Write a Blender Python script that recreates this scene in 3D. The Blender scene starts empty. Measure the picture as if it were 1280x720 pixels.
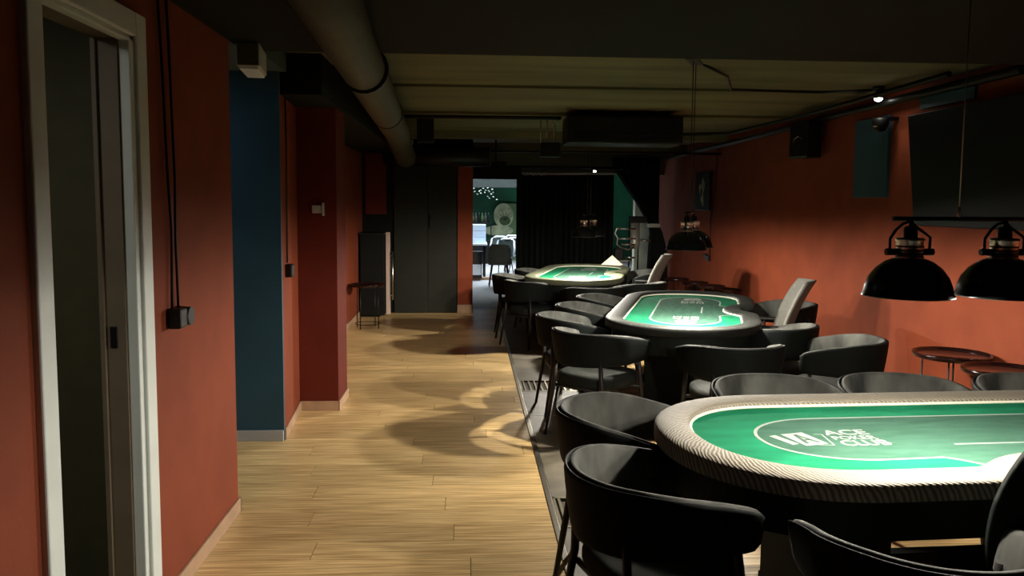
import bpy, math, random
from mathutils import Matrix, Vector
random.seed(7)
S = bpy.context.scene
C = S.collection
PI = math.pi
R = math.radians

# ---------------------------------------------------------------- camera
YAW, PITCH, ROLL, HCAM = 0.05443, 0.08536, 0.008, 1.62
fw = Vector((math.sin(YAW)*math.cos(PITCH), math.cos(YAW)*math.cos(PITCH), -math.sin(PITCH)))
rt = Vector((math.cos(YAW), -math.sin(YAW), 0))
up = rt.cross(fw)
rt2 = rt*math.cos(ROLL)+up*math.sin(ROLL)
up2 = up*math.cos(ROLL)-rt*math.sin(ROLL)
cd = bpy.data.cameras.new('camera')
cam = bpy.data.objects.new('camera', cd); C.objects.link(cam)
M = Matrix((rt2, up2, -fw)).transposed().to_4x4(); M.translation = (0, 0, HCAM)
cam.matrix_world = M
cd.sensor_width = 36; cd.lens = 1000/1280*36; cd.shift_y = -20/1280
cd.clip_start = .05; cd.clip_end = 100
S.camera = cam

# ---------------------------------------------------------------- world, exposure, big lights
w = bpy.data.worlds.new('world'); S.world = w; w.use_nodes = True
w.node_tree.nodes['Background'].inputs[0].default_value = (.55, .7, 1, 1)
w.node_tree.nodes['Background'].inputs[1].default_value = .0006
S.view_settings.view_transform = 'Standard'; S.view_settings.look = 'None'
S.view_settings.gamma = 1; S.view_settings.exposure = 0.0
S.view_settings.use_curve_mapping = False
S.cycles.max_bounces = 8; S.cycles.diffuse_bounces = 5
S.cycles.use_denoising = True

POW_LAMP = 225      # each pendant bulb
POW_FAR = 300      # lit room beyond the doorway
POW_BACK = .8      # added cool fill from behind the camera
POW_SPOT = 4      # ceiling spotlight by the right wall

def area(name, loc, size, power, col, rot=(0, 0, 0), size_y=None):
    l = bpy.data.lights.new(name, 'AREA'); l.energy = power; l.color = col; l.size = size
    if size_y: l.shape = 'RECTANGLE'; l.size_y = size_y
    o = bpy.data.objects.new(name, l); C.objects.link(o); o.location = loc; o.rotation_euler = rot
    return o
area('far_room_light', (1.2, 18.8, 2.45), 3.0, POW_FAR, (.82, .93, 1), (0, 0, 0), 5).data.spread = R(120)
area('fill_light_behind', (1.1, -1.2, 2.4), .5, POW_BACK, (.75, .88, 1), (R(-15), 0, 0))  # added fill that lifts the white door casing
area('passage_fill', (-2.2, 4.8, 2.44), .4, 2.2, (.55, .8, 1), (0, 0, 0))  # added cool fill for the blue recess wall
area('side_room_fill', (-1.95, 1.6, 2.42), .4, 9.0, (1, .97, .85), (0, 0, 0))  # added fill to lift the dark interior behind the doorway

# ---------------------------------------------------------------- materials
def mat(name, col, rough=.6, metal=0, noise=0, nscale=8, bump=0, bscale=60, sheen=0, emit=None, coat=0, stretch=None, col2=None, rnd=0, spec=.5):
    m = bpy.data.materials.new(name); m.use_nodes = True
    nt = m.node_tree; b = nt.nodes['Principled BSDF']; L = nt.links
    b.inputs['Base Color'].default_value = (*col, 1)
    b.inputs['Roughness'].default_value = rough; b.inputs['Metallic'].default_value = metal
    b.inputs['Specular IOR Level'].default_value = spec
    if sheen: b.inputs['Sheen Weight'].default_value = sheen; b.inputs['Sheen Roughness'].default_value = .4
    if coat: b.inputs['Coat Weight'].default_value = coat
    if emit: b.inputs['Emission Color'].default_value = (*emit[0], 1); b.inputs['Emission Strength'].default_value = emit[1]
    tc = nt.nodes.new('ShaderNodeTexCoord'); mp = nt.nodes.new('ShaderNodeMapping')
    L.new(tc.outputs['Object'], mp.inputs['Vector'])
    if stretch: mp.inputs['Scale'].default_value = stretch
    if noise or col2:
        n = nt.nodes.new('ShaderNodeTexNoise'); n.inputs['Scale'].default_value = nscale; n.inputs['Detail'].default_value = 5
        L.new(mp.outputs['Vector'], n.inputs['Vector'])
        r = nt.nodes.new('ShaderNodeValToRGB'); L.new(n.outputs['Fac'], r.inputs['Fac'])
        c2 = col2 or tuple(min(1, c*(1+noise)) for c in col)
        c1 = col if col2 else tuple(c*(1-noise) for c in col)
        r.color_ramp.elements[0].position = .35; r.color_ramp.elements[1].position = .68
        r.color_ramp.elements[0].color = (*c1, 1); r.color_ramp.elements[1].color = (*c2, 1)
        out = r.outputs['Color']
        if rnd:
            oi = nt.nodes.new('ShaderNodeObjectInfo'); mr = nt.nodes.new('ShaderNodeMapRange')
            mr.inputs['To Min'].default_value = 1-rnd; mr.inputs['To Max'].default_value = 1+rnd
            L.new(oi.outputs['Random'], mr.inputs['Value'])
            mx = nt.nodes.new('ShaderNodeVectorMath'); mx.operation = 'SCALE'
            L.new(out, mx.inputs[0]); L.new(mr.outputs['Result'], mx.inputs['Scale']); out = mx.outputs['Vector']
            ad = nt.nodes.new('ShaderNodeVectorMath'); ad.operation = 'ADD'
            sc = nt.nodes.new('ShaderNodeVectorMath'); sc.operation = 'SCALE'; sc.inputs[0].default_value = (7, 13, 5)
            L.new(oi.outputs['Random'], sc.inputs['Scale']); L.new(tc.outputs['Object'], ad.inputs[0]); L.new(sc.outputs['Vector'], ad.inputs[1])
            L.new(ad.outputs['Vector'], mp.inputs['Vector'])
        L.new(out, b.inputs['Base Color'])
    if bump:
        n2 = nt.nodes.new('ShaderNodeTexNoise'); n2.inputs['Scale'].default_value = bscale; n2.inputs['Detail'].default_value = 3
        L.new(mp.outputs['Vector'], n2.inputs['Vector'])
        bp = nt.nodes.new('ShaderNodeBump'); bp.inputs['Strength'].default_value = bump; bp.inputs['Distance'].default_value = .01
        L.new(n2.outputs['Fac'], bp.inputs['Height']); L.new(bp.outputs['Normal'], b.inputs['Normal'])
    return m
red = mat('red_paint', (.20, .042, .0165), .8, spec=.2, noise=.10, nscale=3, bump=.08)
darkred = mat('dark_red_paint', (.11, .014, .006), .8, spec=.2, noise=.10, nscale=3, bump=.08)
blue = mat('blue_paint', (.022, .075, .115), .7, noise=.1, nscale=3, bump=.05)
olive = mat('olive_paint', (.075, .072, .032), .7, noise=.1)
blackpaint = mat('black_paint', (.006, .006, .0045), .85, spec=.2, noise=.2)
conc = mat('concrete_ceiling', (.125, .115, .055), .9, noise=.28, nscale=1.3, stretch=(.4, 2.2, 1), bump=.2, bscale=20)
greyblue = mat('grey_blue_paint', (.055, .068, .065), .8, noise=.1)
white = mat('white_lacquer', (.68, .73, .70), .45, noise=.04)
basewood = mat('pale_wood_skirting', (.40, .25, .15), .6, noise=.12, nscale=10)
basegrey = mat('grey_skirting', (.42, .42, .42), .6, noise=.05)
taupe = mat('taupe_jamb', (.17, .13, .085), .6, noise=.08)
plank = mat('oak_laminate', (.44, .27, .105), .36, nscale=4.5, stretch=(.75, 18, 1), col2=(.84, .61, .29), rnd=.13, bump=.05, bscale=9)
slabm = mat('grey_stone_slab', (.125, .105, .072), .55, noise=.25, nscale=6, rnd=.08, bump=.1)
base_m = mat('dark_floor_joint', (.05, .035, .02), .8)
steel = mat('brushed_steel', (.45, .42, .36), .35, 1)
grate_m = mat('grate_metal', (.30, .27, .20), .4, .8)
velvet = mat('grey_velvet', (.016, .0165, .015), .85, spec=.15, nscale=7, stretch=(1, 1, .35), col2=(.075, .076, .068), sheen=.04, bump=.1, bscale=18)
seatm = mat('shaded_seat_velvet', (.009, .010, .009), .85, spec=.1, nscale=7, col2=(.018, .019, .017))  # velvet darkened, the shade on the seats is put into its colour
shellm = mat('black_upholstery_back', (.003, .0042, .0038), .7, noise=.15, spec=.1)
blackm = mat('black_metal', (.006, .006, .006), .42, spec=.3, noise=.1)
legm = mat('black_chair_leg', (.010, .009, .008), .45, spec=.3, noise=.1)
gloss = mat('black_gloss_enamel', (.006, .008, .008), .22, noise=.1, coat=.3)
chrome = mat('polished_nickel', (.78, .75, .68), .28, 1)
screenm = mat('dark_screen', (.003, .0035, .0035), .5, spec=.15)
domein = mat('white_dome_lining', (.75, .72, .66), .5)
bulbm = mat('bulb_glass', (1, 1, 1), .4, emit=((1, .95, .85), 30))
felt = mat('green_felt', (.0045, .078, .036), 1, spec=.03, nscale=5, stretch=(1, 3, 1), col2=(.007, .110, .054), bump=.05, bscale=150)
feltin = mat('sage_felt', (.017, .047, .032), 1, spec=.03, nscale=7, stretch=(1, 4, 1), col2=(.026, .063, .045), bump=.05, bscale=150)
ink = mat('white_print', (.17, .19, .17), 1)
inkgreen = mat('green_print', (.015, .045, .03), .9)
leather = mat('dark_rail_leather', (.011, .0118, .0105), .6, spec=.15, noise=.2)
leather3 = mat('olive_rail_leather', (.075, .08, .05), .55, spec=.3, noise=.15)
apron = mat('black_laminate_apron', (.0035, .0052, .0045), .6, spec=.12, noise=.1)
braid = mat('woven_rail', (.20, .175, .135), .75)
nt = braid.node_tree; b = nt.nodes['Principled BSDF']; uv = nt.nodes.new('ShaderNodeUVMap'); uv.uv_map = 'UVMap'
wv = nt.nodes.new('ShaderNodeTexWave'); wv.inputs['Scale'].default_value = 1.0; wv.inputs['Distortion'].default_value = 5.0; wv.inputs['Detail'].default_value = 2
wv.inputs['Detail Scale'].default_value = .6; wv.bands_direction = 'DIAGONAL'
mp = nt.nodes.new('ShaderNodeMapping'); mp.inputs['Scale'].default_value = (30, 34, 1)
nt.links.new(uv.outputs['UV'], mp.inputs['Vector']); nt.links.new(mp.outputs['Vector'], wv.inputs['Vector'])
rp = nt.nodes.new('ShaderNodeValToRGB'); rp.color_ramp.elements[0].color = (.042, .036, .026, 1); rp.color_ramp.elements[1].color = (.19, .165, .125, 1)
nt.links.new(wv.outputs['Fac'], rp.inputs['Fac']); nt.links.new(rp.outputs['Color'], b.inputs['Base Color'])
bp = nt.nodes.new('ShaderNodeBump'); bp.inputs['Strength'].default_value = .5; bp.inputs['Distance'].default_value = .003
nt.links.new(wv.outputs['Fac'], bp.inputs['Height']); nt.links.new(bp.outputs['Normal'], b.inputs['Normal'])
trimm = mat('pale_piping', (.48, .47, .38), .5)
traym = mat('oxblood_tray', (.012, .004, .0035), .15, coat=.3, noise=.1)
curtm = mat('black_velour_curtain', (.008, .009, .008), .9, spec=.1, noise=.2)
plasticw = mat('white_plastic', (.45, .45, .42), .5)
greenwall = mat('green_wall', (.010, .13, .065), .7, noise=.3, nscale=1.2)
palegreen = mat('pale_green_wall', (.11, .20, .085), .7, noise=.15, nscale=2)
beige = mat('beige_wall', (.34, .33, .24), .8, noise=.08)
farfloor = mat('far_floor', (.42, .42, .44), .45, noise=.15)
whitef = mat('white_furniture', (.72, .78, .85), .4)
mesh_m = mat('grey_mesh_fabric', (.10, .097, .085), .8, noise=.15, nscale=60)
cream = mat('cream_mural_paint', (.42, .47, .30), .8, noise=.3, nscale=5)
leafd = mat('dark_leaf_paint', (.06, .10, .04), .8, noise=.3)

# ---------------------------------------------------------------- mesh helpers
class MB:
    def __init__(s): s.v = []; s.f = []; s.sm = []; s.uv = None
    def add(s, vs, fs, sm=False):
        o = len(s.v); s.v += [tuple(v) for v in vs]; s.f += [tuple(i+o for i in f) for f in fs]; s.sm += [sm]*len(fs); return s
    def box(s, x0, x1, y0, y1, z0, z1, mtx=None):
        vs = [Vector((x, y, z)) for z in (z0, z1) for y in (y0, y1) for x in (x0, x1)]
        if mtx: vs = [mtx @ v for v in vs]
        return s.add(vs, [(0, 2, 3, 1), (4, 5, 7, 6), (0, 1, 5, 4), (2, 6, 7, 3), (0, 4, 6, 2), (1, 3, 7, 5)])
    def tube(s, pts, r, n=8, cap=True):
        pts = [Vector(p) for p in pts]; rs = r if isinstance(r, (list, tuple)) else [r]*len(pts)
        vs = []; nrm = None
        for i, p in enumerate(pts):
            t = (pts[min(i+1, len(pts)-1)]-pts[max(i-1, 0)]).normalized()
            if nrm is None: nrm = t.orthogonal().normalized()
            nrm = (nrm-t*nrm.dot(t)).normalized(); b_ = t.cross(nrm)
            for k in range(n):
                a = 2*PI*k/n; vs.append(p+(nrm*math.cos(a)+b_*math.sin(a))*rs[i])
        fs = [(i*n+k, i*n+(k+1) % n, (i+1)*n+(k+1) % n, (i+1)*n+k) for i in range(len(pts)-1) for k in range(n)]
        s.add(vs, fs, True)
        if cap:
            o = len(s.v)-len(vs)
            s.f += [tuple(o+k for k in range(n-1, -1, -1)), tuple(o+(len(pts)-1)*n+k for k in range(n))]; s.sm += [False]*2
        return s
    def lathe(s, prof, c=(0, 0, 0), n=32, close=False):
        vs = [(c[0]+r*math.cos(2*PI*k/n), c[1]+r*math.sin(2*PI*k/n), c[2]+z) for r, z in prof for k in range(n)]
        m_ = len(prof); fs = [(i*n+k, i*n+(k+1) % n, (i+1)*n+(k+1) % n, (i+1)*n+k) for i in range(m_-1) for k in range(n)]
        return s.add(vs, fs, True)
    def loft(s, rings, capa=True, capb=True, sm=True):
        n = len(rings[0]); vs = [p for r_ in rings for p in r_]
        fs = [(i*n+k, i*n+(k+1) % n, (i+1)*n+(k+1) % n, (i+1)*n+k) for i in range(len(rings)-1) for k in range(n)]
        o = len(s.v); s.add(vs, fs, sm)
        if capa: s.f.append(tuple(o+k for k in range(n-1, -1, -1))); s.sm.append(sm)
        if capb: s.f.append(tuple(o+(len(rings)-1)*n+k for k in range(n))); s.sm.append(sm)
        return s
    def poly(s, pts, z0, z1):
        return s.loft([[(x, y, z0) for x, y in pts], [(x, y, z1) for x, y in pts]], sm=False)
    def ribbon(s, pts, wd, z, closed=False):
        n = len(pts); L = []; Rr = []
        for i, p in enumerate(pts):
            a = Vector(pts[(i-1) % n] if closed or i else pts[0]); b_ = Vector(pts[(i+1) % n] if closed or i < n-1 else pts[-1])
            d1 = (Vector(p)-a); d2 = (b_-Vector(p))
            if d1.length < 1e-9: d1 = d2
            if d2.length < 1e-9: d2 = d1
            d1.normalize(); d2.normalize(); t = d1+d2
            t = t.normalized() if t.length > 1e-6 else d1
            nn = Vector((-t.y, t.x)); k = wd/2/max(.5, nn.dot(Vector((-d1.y, d1.x))))
            L.append((p[0]+nn.x*k, p[1]+nn.y*k, z)); Rr.append((p[0]-nn.x*k, p[1]-nn.y*k, z))
        m_ = n if closed else n-1
        return s.add(L+Rr, [(n+i, n+(i+1) % n, (i+1) % n, i) for i in range(m_)])
def build(name, mb, m, parent=None, loc=None, rz=0, bevel=0, label=None, seg=2):
    me = bpy.data.meshes.new(name); me.from_pydata(mb.v, [], mb.f); me.polygons.foreach_set('use_smooth', mb.sm); me.update()
    me.materials.append(m)
    o = bpy.data.objects.new(name, me); C.objects.link(o)
    if parent: o.parent = parent
    if loc: o.location = loc
    if rz: o.rotation_euler.z = rz
    if bevel:
        md = o.modifiers.new('bevel', 'BEVEL'); md.width = bevel; md.segments = seg; md.limit_method = 'ANGLE'
    if label: o['label'] = label
    return o
def tag(o, label=None, cat=None, group=None, kind=None):
    for k, v in (('label', label), ('category', cat), ('group', group), ('kind', kind)):
        if v: o[k] = v
    return o
def thing(name, loc, rz, label, cat, group=None):
    o = bpy.data.objects.new(name, None); C.objects.link(o); o.location = loc; o.rotation_euler.z = rz; o.empty_display_size = .1
    return tag(o, label, cat, group)
def struct(name, mb, m, bevel=0, parent=None, label=None, cat='structure'):
    o = build(name, mb, m, parent, bevel=bevel)
    if not parent:
        o['kind'] = 'structure'
        if label: o['label'] = label
        o['category'] = cat
    return o
def B(*a): return MB().box(*a)
def dup(root, loc, rz, label, group=None):
    def cp(o, par):
        c = o.copy(); C.objects.link(c); c.parent = par
        for ch in o.children: cp(ch, c)
        return c
    r = cp(root, None); r.location = loc; r.rotation_euler.z = rz; r['label'] = label
    if group: r['group'] = group
    return r

# ================================================================ THE SETTING
# ---- floor
floor = struct('floor', B(-4.5, 7, -1.6, 26, -.08, -.012), base_m, label='oak laminate floor with a grey stone strip', cat='floor')
def planks(x0f, x1f, ya, yb, wd=.19, ln=1.38):
    y = ya; k = 0
    while y < yb-.02:
        y2 = min(y+wd, yb); x0 = x0f(y); x1 = x1f(y); off = -((k*0.53) % 1)*ln
        x = x0+off
        while x < x1-.01:
            a, b_ = max(x, x0), min(x+ln, x1)
            if b_-a > .03:
                mb = B(a+.0015-(a+b_)/2, b_-.0015-(a+b_)/2, y+.0012-y, y2-.0012-y, -.012, 0)
                build('plank', mb, plank, floor, loc=((a+b_)/2, y, 0))
            x += ln
        y += wd; k += 1
planks(lambda y: -2.55 if 4.14 <= y+.19 and y < 5.42 else (-1.2 if y < 5.4 else (-1.32 if y < 6.2 else -1.55)), lambda y: .43, 2.6, 12.2)
planks(lambda y: 1.04, lambda y: 3.65, 1.6, 12.2)
# ---- stone strip with grates
for k, (a, b_) in enumerate([(2.2, 2.9), (2.9, 3.87), (4.29, 5.15), (5.15, 6.0), (6.0, 6.8), (7.23, 8.2), (8.2, 9.15), (9.15, 10.15), (10.15, 11.2), (11.2, 12.2)]):
    build('floor_slab', B(-.285, .285, 0, b_-a-.006, -.012, .001), slabm, floor, loc=(.75, a, 0), bevel=.002)
for a, b_ in ((3.87, 4.29), (6.8, 7.23)):
    g = build('floor_grate', MB().box(-.285, .285, 0, .02, -.012, .003).box(-.285, .285, b_-a-.02, b_-a, -.012, .003).box(-.285, -.27, 0, b_-a, -.012, .003).box(.27, .285, 0, b_-a, -.012, .003), grate_m, floor, loc=(.75, a, 0))
    for i in range(11):
        x = -.25+i*.05
        build('grate_bar', B(x-.007, x+.007, .02, b_-a-.02, -.011, .002), grate_m, g)
struct('trim_1', MB().box(.432, .462, 1.6, 12.2, -.012, .006), steel, .002, label='thin metal strip between oak floor and stone', cat='floor trim')
struct('trim_2', MB().box(1.035, 1.05, 1.6, 12.2, -.012, .004), blackm, label='dark strip along the right side of the stone floor', cat='floor trim')
build('far_room_floor', B(-4, 6.9, 12.2, 25, -.012, 0), farfloor, floor)
struct('trim_3', B(-3, 6, 16.9, 17.1, 0, .05), basewood, label='low pale step across the bright far room', cat='floor trim')
# ---- ceiling
ceil = struct('ceiling', B(-4.5, 7, -1.6, 26, 2.62, 2.75), conc, label='dark concrete ceiling', cat='ceiling')
struct('ceiling_near', B(-1.2, 3.65, -1.6, 4.42, 2.42, 2.62), blackpaint, label='black lowered ceiling over the near table', cat='ceiling')
for k, (a, b_, d) in enumerate([(5.3, 5.9, .02), (6.9, 7.5, .022), (8.9, 9.3, .03), (11.2, 11.45, .10), (13.4, 13.6, .12)]):
    build('ceiling_rib', B(-1.5, 3.65, a, b_, 2.62-d, 2.62), conc, ceil)
struct('trim_6', MB().box(-1.55, -.98, 5.46, 11.8, 2.33, 2.62), blackpaint, label='added black box standing in for darkness above the left wall', cat='ceiling beam')  # added black box standing in for the dark area left of the duct
# ---- left wall with doorway
XL = -1.2; TH = .10
wl = struct('wall_left', MB().box(XL-TH, XL, -1.6, 2.33, 0, 2.62).box(XL-TH, XL, 2.975, 4.14, 0, 2.62).box(XL-TH, XL, 2.33, 2.975, 2.20, 2.62), red, label='red wall with the white framed doorway', cat='wall')
struct('baseboard_left', MB().box(XL, XL+.014, 3.06, 4.154, 0, .075).box(XL-.5, XL+.014, 4.14, 4.154, 0, .075), basewood, .003, label='pale wooden skirting under near red wall', cat='baseboard')
dr = struct('door_1', MB().box(XL-.015, XL+.022, 2.25, 2.335, 0, 2.285).box(XL-.015, XL+.022, 2.965, 3.055, 0, 2.285).box(XL-.015, XL+.022, 2.335, 2.965, 2.20, 2.285), white, .006, label='white door casing on the near red wall', cat='door frame')
build('rabbet', MB().box(XL-.03, XL+.010, 2.93, 2.965, 0, 2.20).box(XL-.03, XL+.010, 2.335, 2.35, 0, 2.20).box(XL-.03, XL+.010, 2.335, 2.965, 2.18, 2.20), white, dr, bevel=.004)
jb = build('jamb', MB().box(XL-TH-.02, XL-.03, 2.92, 2.975, 0, 2.20).box(XL-TH-.02, XL-.03, 2.325, 2.34, 0, 2.2).box(XL-TH-.02, XL-.03, 2.34, 2.975, 2.185, 2.22), taupe, dr)
build('strike_plate', B(XL-.085, XL-.06, 2.915, 2.92, 1.09, 1.17), blackm, jb, bevel=.004)
build('door_stop', B(XL-.115, XL-.10, 2.907, 2.92, 0, 2.19), taupe, jb)
struct('wall_side_room', MB().box(-2.6, -2.5, .6, 4.0, 0, 2.62).box(-2.6, XL-TH, .6, .7, 0, 2.62).box(-2.6, XL-TH, 3.25, 3.35, 0, 2.62).box(-2.5, XL-TH, .7, 3.25, 2.45, 2.5), olive, label='olive walls of the dark room behind the doorway', cat='wall')
# ---- recess with blue wall
struct('wall_recess', MB().box(-2.6, -1.248, 5.40, 5.43, 0, 2.47), blue, label='dark blue wall inside the side passage', cat='wall')
struct('wall_recess_end', MB().box(-2.7, -2.6, 4.0, 5.5, 0, 2.62).box(-2.6, XL-TH, 4.04, 4.14, 0, 2.62), blue, label='blue side walls of the passage', cat='wall')
struct('ceiling_recess', MB().box(-2.6, -1.2, 4.14, 5.42, 2.47, 2.62), greyblue, label='grey blue passage ceiling', cat='ceiling')
struct('baseboard_recess', B(-2.6, -1.25, 5.386, 5.40, 0, .075), basegrey, .003, label='grey skirting under the blue wall', cat='baseboard')
# ---- left wall beyond passage, pillar, alcove
struct('wall_left_middle', MB().add([(-1.25, 5.42, 0), (-1.31, 6.22, 0), (-1.6, 6.22, 0), (-1.6, 5.42, 0), (-1.25, 5.42, 2.62), (-1.31, 6.22, 2.62), (-1.6, 6.22, 2.62), (-1.6, 5.42, 2.62)],
       [(0, 3, 2, 1), (4, 5, 6, 7), (0, 1, 5, 4), (1, 2, 6, 5), (2, 3, 7, 6), (3, 0, 4, 7)]), red, label='red wall between passage and pillar', cat='wall')
pm = Matrix.Translation((-1.25, 5.42, 0)) @ Matrix.Rotation(math.atan2(.8, -.06), 4, 'Z')
struct('baseboard_middle', MB().box(0, .80, -.014, 0, 0, .075, pm), basewood, .003, label='pale skirting between passage and pillar', cat='baseboard')
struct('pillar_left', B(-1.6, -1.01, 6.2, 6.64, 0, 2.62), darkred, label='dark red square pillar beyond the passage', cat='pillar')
struct('baseboard_pillar', MB().box(-1.31, -1.0, 6.186, 6.2, 0, .075).box(-1.01, -.996, 6.186, 6.64, 0, .075), basewood, .003, label='pale skirting round the red pillar', cat='baseboard')
struct('wall_left_far', B(-1.75, -1.55, 6.64, 11.8, 0, 2.62), red, label='far red left wall beyond the pillar', cat='wall')
struct('baseboard_far', B(-1.55, -1.536, 6.64, 11.8, 0, .075), basewood, .003, label='pale skirting of the far left wall', cat='baseboard')
struct('wall_back', MB().box(-1.75, -.16, 11.8, 12.2, 0, 2.62).box(-.16, .06, 11.8, 12.2, 2.3, 2.62), blackpaint, label='black wall at the end of the walkway', cat='wall')
struct('pillar_back', B(-.16, .06, 11.8, 12.25, 0, 2.3), red, label='narrow red pillar beside the far doorway', cat='pillar')
struct('baseboard_back', B(-.165, .065, 11.786, 11.8, 0, .12), basewood, .003, label='pale skirting of the narrow red pillar', cat='baseboard')
dd = struct('door_2', MB().box(-1.09, -.60, 11.765, 11.80, .01, 2.15).box(-.595, -.18, 11.765, 11.80, .01, 2.15), mat('black_door_panel', (.011, .0115, .006), .6, spec=.25, noise=.15), .004, label='black double doors at the end of the walkway', cat='door')
build('handle', MB().tube([(-.57, 11.75, 1.25), (-.57, 11.75, 1.45)], .008), blackm, dd)
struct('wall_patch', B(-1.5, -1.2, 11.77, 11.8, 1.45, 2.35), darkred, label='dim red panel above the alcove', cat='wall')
# ---- right wall, far room
struct('wall_right', B(3.65, 3.85, -1.6, 15.5, 0, 2.62), red, label='long red right wall', cat='wall')
struct('baseboard_right', B(3.636, 3.65, -1.6, 15.5, 0, .075), basewood, .003, label='pale skirting of the right wall', cat='baseboard')
struct('wall_far_room', B(-4, 7, 23.0, 23.2, 0, 2.62), greenwall, label='dark green wall of the bright far room', cat='wall')
struct('wall_far_left', B(-4.1, -4, 12.2, 23.0, 0, 2.62), greenwall, label='left wall of the bright far room', cat='wall')
struct('wall_far_right', MB().box(3.55, 5.2, 17.0, 17.2, 0, 2.62).box(6.9, 7, 12.2, 23, 0, 2.62), beige, label='beige wall piece seen beside the gathered curtain', cat='wall')
struct('wall_far_panel', B(1.02, 1.9, 22.9, 23.0, 0, 1.62), palegreen, label='pale green low wall panel in far room', cat='wall')
struct('trim_4', B(-3, 1.5, 20.0, 20.4, 2.02, 2.3), greyblue, label='grey soffit over the far room', cat='ceiling beam')
struct('trim_5', B(.06, .80, 12.25, 12.35, 1.99, 2.17), blackpaint, label='added black box darkening the top of the far doorway', cat='ceiling beam')  # added to darken the area above the grey soffit band
struct('light_block_header', MB().box(.06, 3.65, 14.9, 15.0, 2.17, 2.62), conc, label='added header blocking far room light above the curtains', cat='wall')  # added to block far room light, stands in for dim ceiling

# ================================================================ LARGE THINGS: POKER TABLES
TL, TW = 2.5, 1.14
def outline(inset=0, n=26, notch=.13, pw=2.15):
    # stadium with a dealer's bay on the -Y side, offset inwards; counter-clockwise
    r0 = TW/2; hs = TL/2-r0; base = []
    def arc(cx, a0, a1):
        for i in range(n+1):
            a = a0+(a1-a0)*i/n; c_, s_ = math.cos(a), math.sin(a)
            k = (abs(c_)**pw+abs(s_)**pw)**(-1/pw)
            base.append((cx+r0*k*c_, r0*k*s_))
    m_ = 40
    for i in range(m_): base.append((-hs+2*hs*i/m_, -r0))
    arc(hs, -PI/2, PI/2)
    for i in range(1, m_): base.append((hs-2*hs*i/m_, r0))
    arc(-hs, PI/2, 3*PI/2); base.pop()
    pts = []
    for x, y in base:
        if y < 0: y += notch*math.exp(-(abs(x)/.21)**3)
        pts.append(Vector((x, y)))
    out = []; N = len(pts)
    for i, p in enumerate(pts):
        t = (pts[(i+1) % N]-pts[(i-1) % N]).normalized(); out.append((p.x-t.y*inset, p.y+t.x*inset))
    return out
RW = .135
def betting():
    r = .255; hx = .56; p = []
    p.append((-.20, -.405)); p.append((-.29, -.30)); p.append((-.33, -.272))
    for i in range(0, 25):
        a = -PI/2-PI*i/24; p.append((-hx+r*math.cos(a)*1.25, r*math.sin(a)-(.017 if a > -PI else 0)-.008))
    q = [(-x, y) for x, y in reversed(p)]
    return p+q
def textmesh(s, size, off):
    cu = bpy.data.curves.new('t', 'FONT'); cu.body = s; cu.size = size; cu.offset = off; cu.resolution_u = 3; cu.align_x = 'LEFT'
    o = bpy.data.objects.new('t', cu); C.objects.link(o)
    dg = bpy.context.evaluated_depsgraph_get(); me = o.evaluated_get(dg).to_mesh()
    r_ = ([v.co.copy() for v in me.vertices], [tuple(p.vertices) for p in me.polygons])
    o.evaluated_get(dg).to_mesh_clear(); bpy.data.objects.remove(o); bpy.data.curves.remove(cu)
    return r_
TXT = [textmesh('ACE', .088, .002), textmesh('POKER', .062, .001), textmesh('CLUB', .088, .002)]
def logo(t, x0, y0, flip, z):
    mt = Matrix.Translation((x0, y0, z)) @ Matrix.Rotation(PI if flip else 0, 4, 'Z')
    mb = MB()
    for (vs, fs), (dx, dy, sx) in zip(TXT, ((.185, .045, 1.05), (.185, -.015, .90), (.185, -.088, .86))):
        mb.add([mt @ Vector((v.x*sx+dx, v.y+dy, 0)) for v in vs], fs)
    build('logo_text', mb, ink, t)
    # two fanned cards with an A
    e = MB()
    def quad(cx, cy, wd, ht, ang, z_=0):
        m2 = mt @ Matrix.Translation((cx, cy, z_)) @ Matrix.Rotation(R(ang), 4, 'Z')
        e.add([m2 @ Vector(p) for p in ((-wd/2, -ht/2, 0), (wd/2, -ht/2, 0), (wd/2, ht/2, 0), (-wd/2, ht/2, 0))], [(0, 1, 2, 3)])
    quad(.075, .005, .095, .15, 12)
    m3 = mt @ Matrix.Translation((.008, .004, 0)) @ Matrix.Rotation(R(20), 4, 'Z')
    e.add([m3 @ Vector(p) for p in ((-.03, -.06, 0), (.0, -.06, 0), (.0, .06, 0), (-.03, .06, 0))], [(0, 1, 2, 3)])
    m4 = mt @ Matrix.Translation((.135, -.01, 0)) @ Matrix.Rotation(R(-8), 4, 'Z')
    e.ribbon([tuple((m4 @ Vector(p)).to_2d()) for p in ((-.005, .07, 0), (.025, .07, 0), (.025, -.065, 0), (-.03, -.065, 0))], .005, z)
    em = build('logo_emblem', e, ink, t)
    a_ = MB(); m5 = mt @ Matrix.Translation((.075, .005, .0006)) @ Matrix.Rotation(R(12), 4, 'Z')
    for tri in (((-.034, -.055), (-.016, -.055), (.006, .055), (-.008, .055)), ((.034, -.055), (.016, -.055), (-.006, .055), (.008, .055)), ((-.016, -.02), (.016, -.02), (.014, -.008), (-.014, -.008))):
        a_.add([m5 @ Vector((x, y, 0)) for x, y in tri], [(0, 1, 2, 3)])
    build('logo_initial', a_, inkgreen, em)
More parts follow.
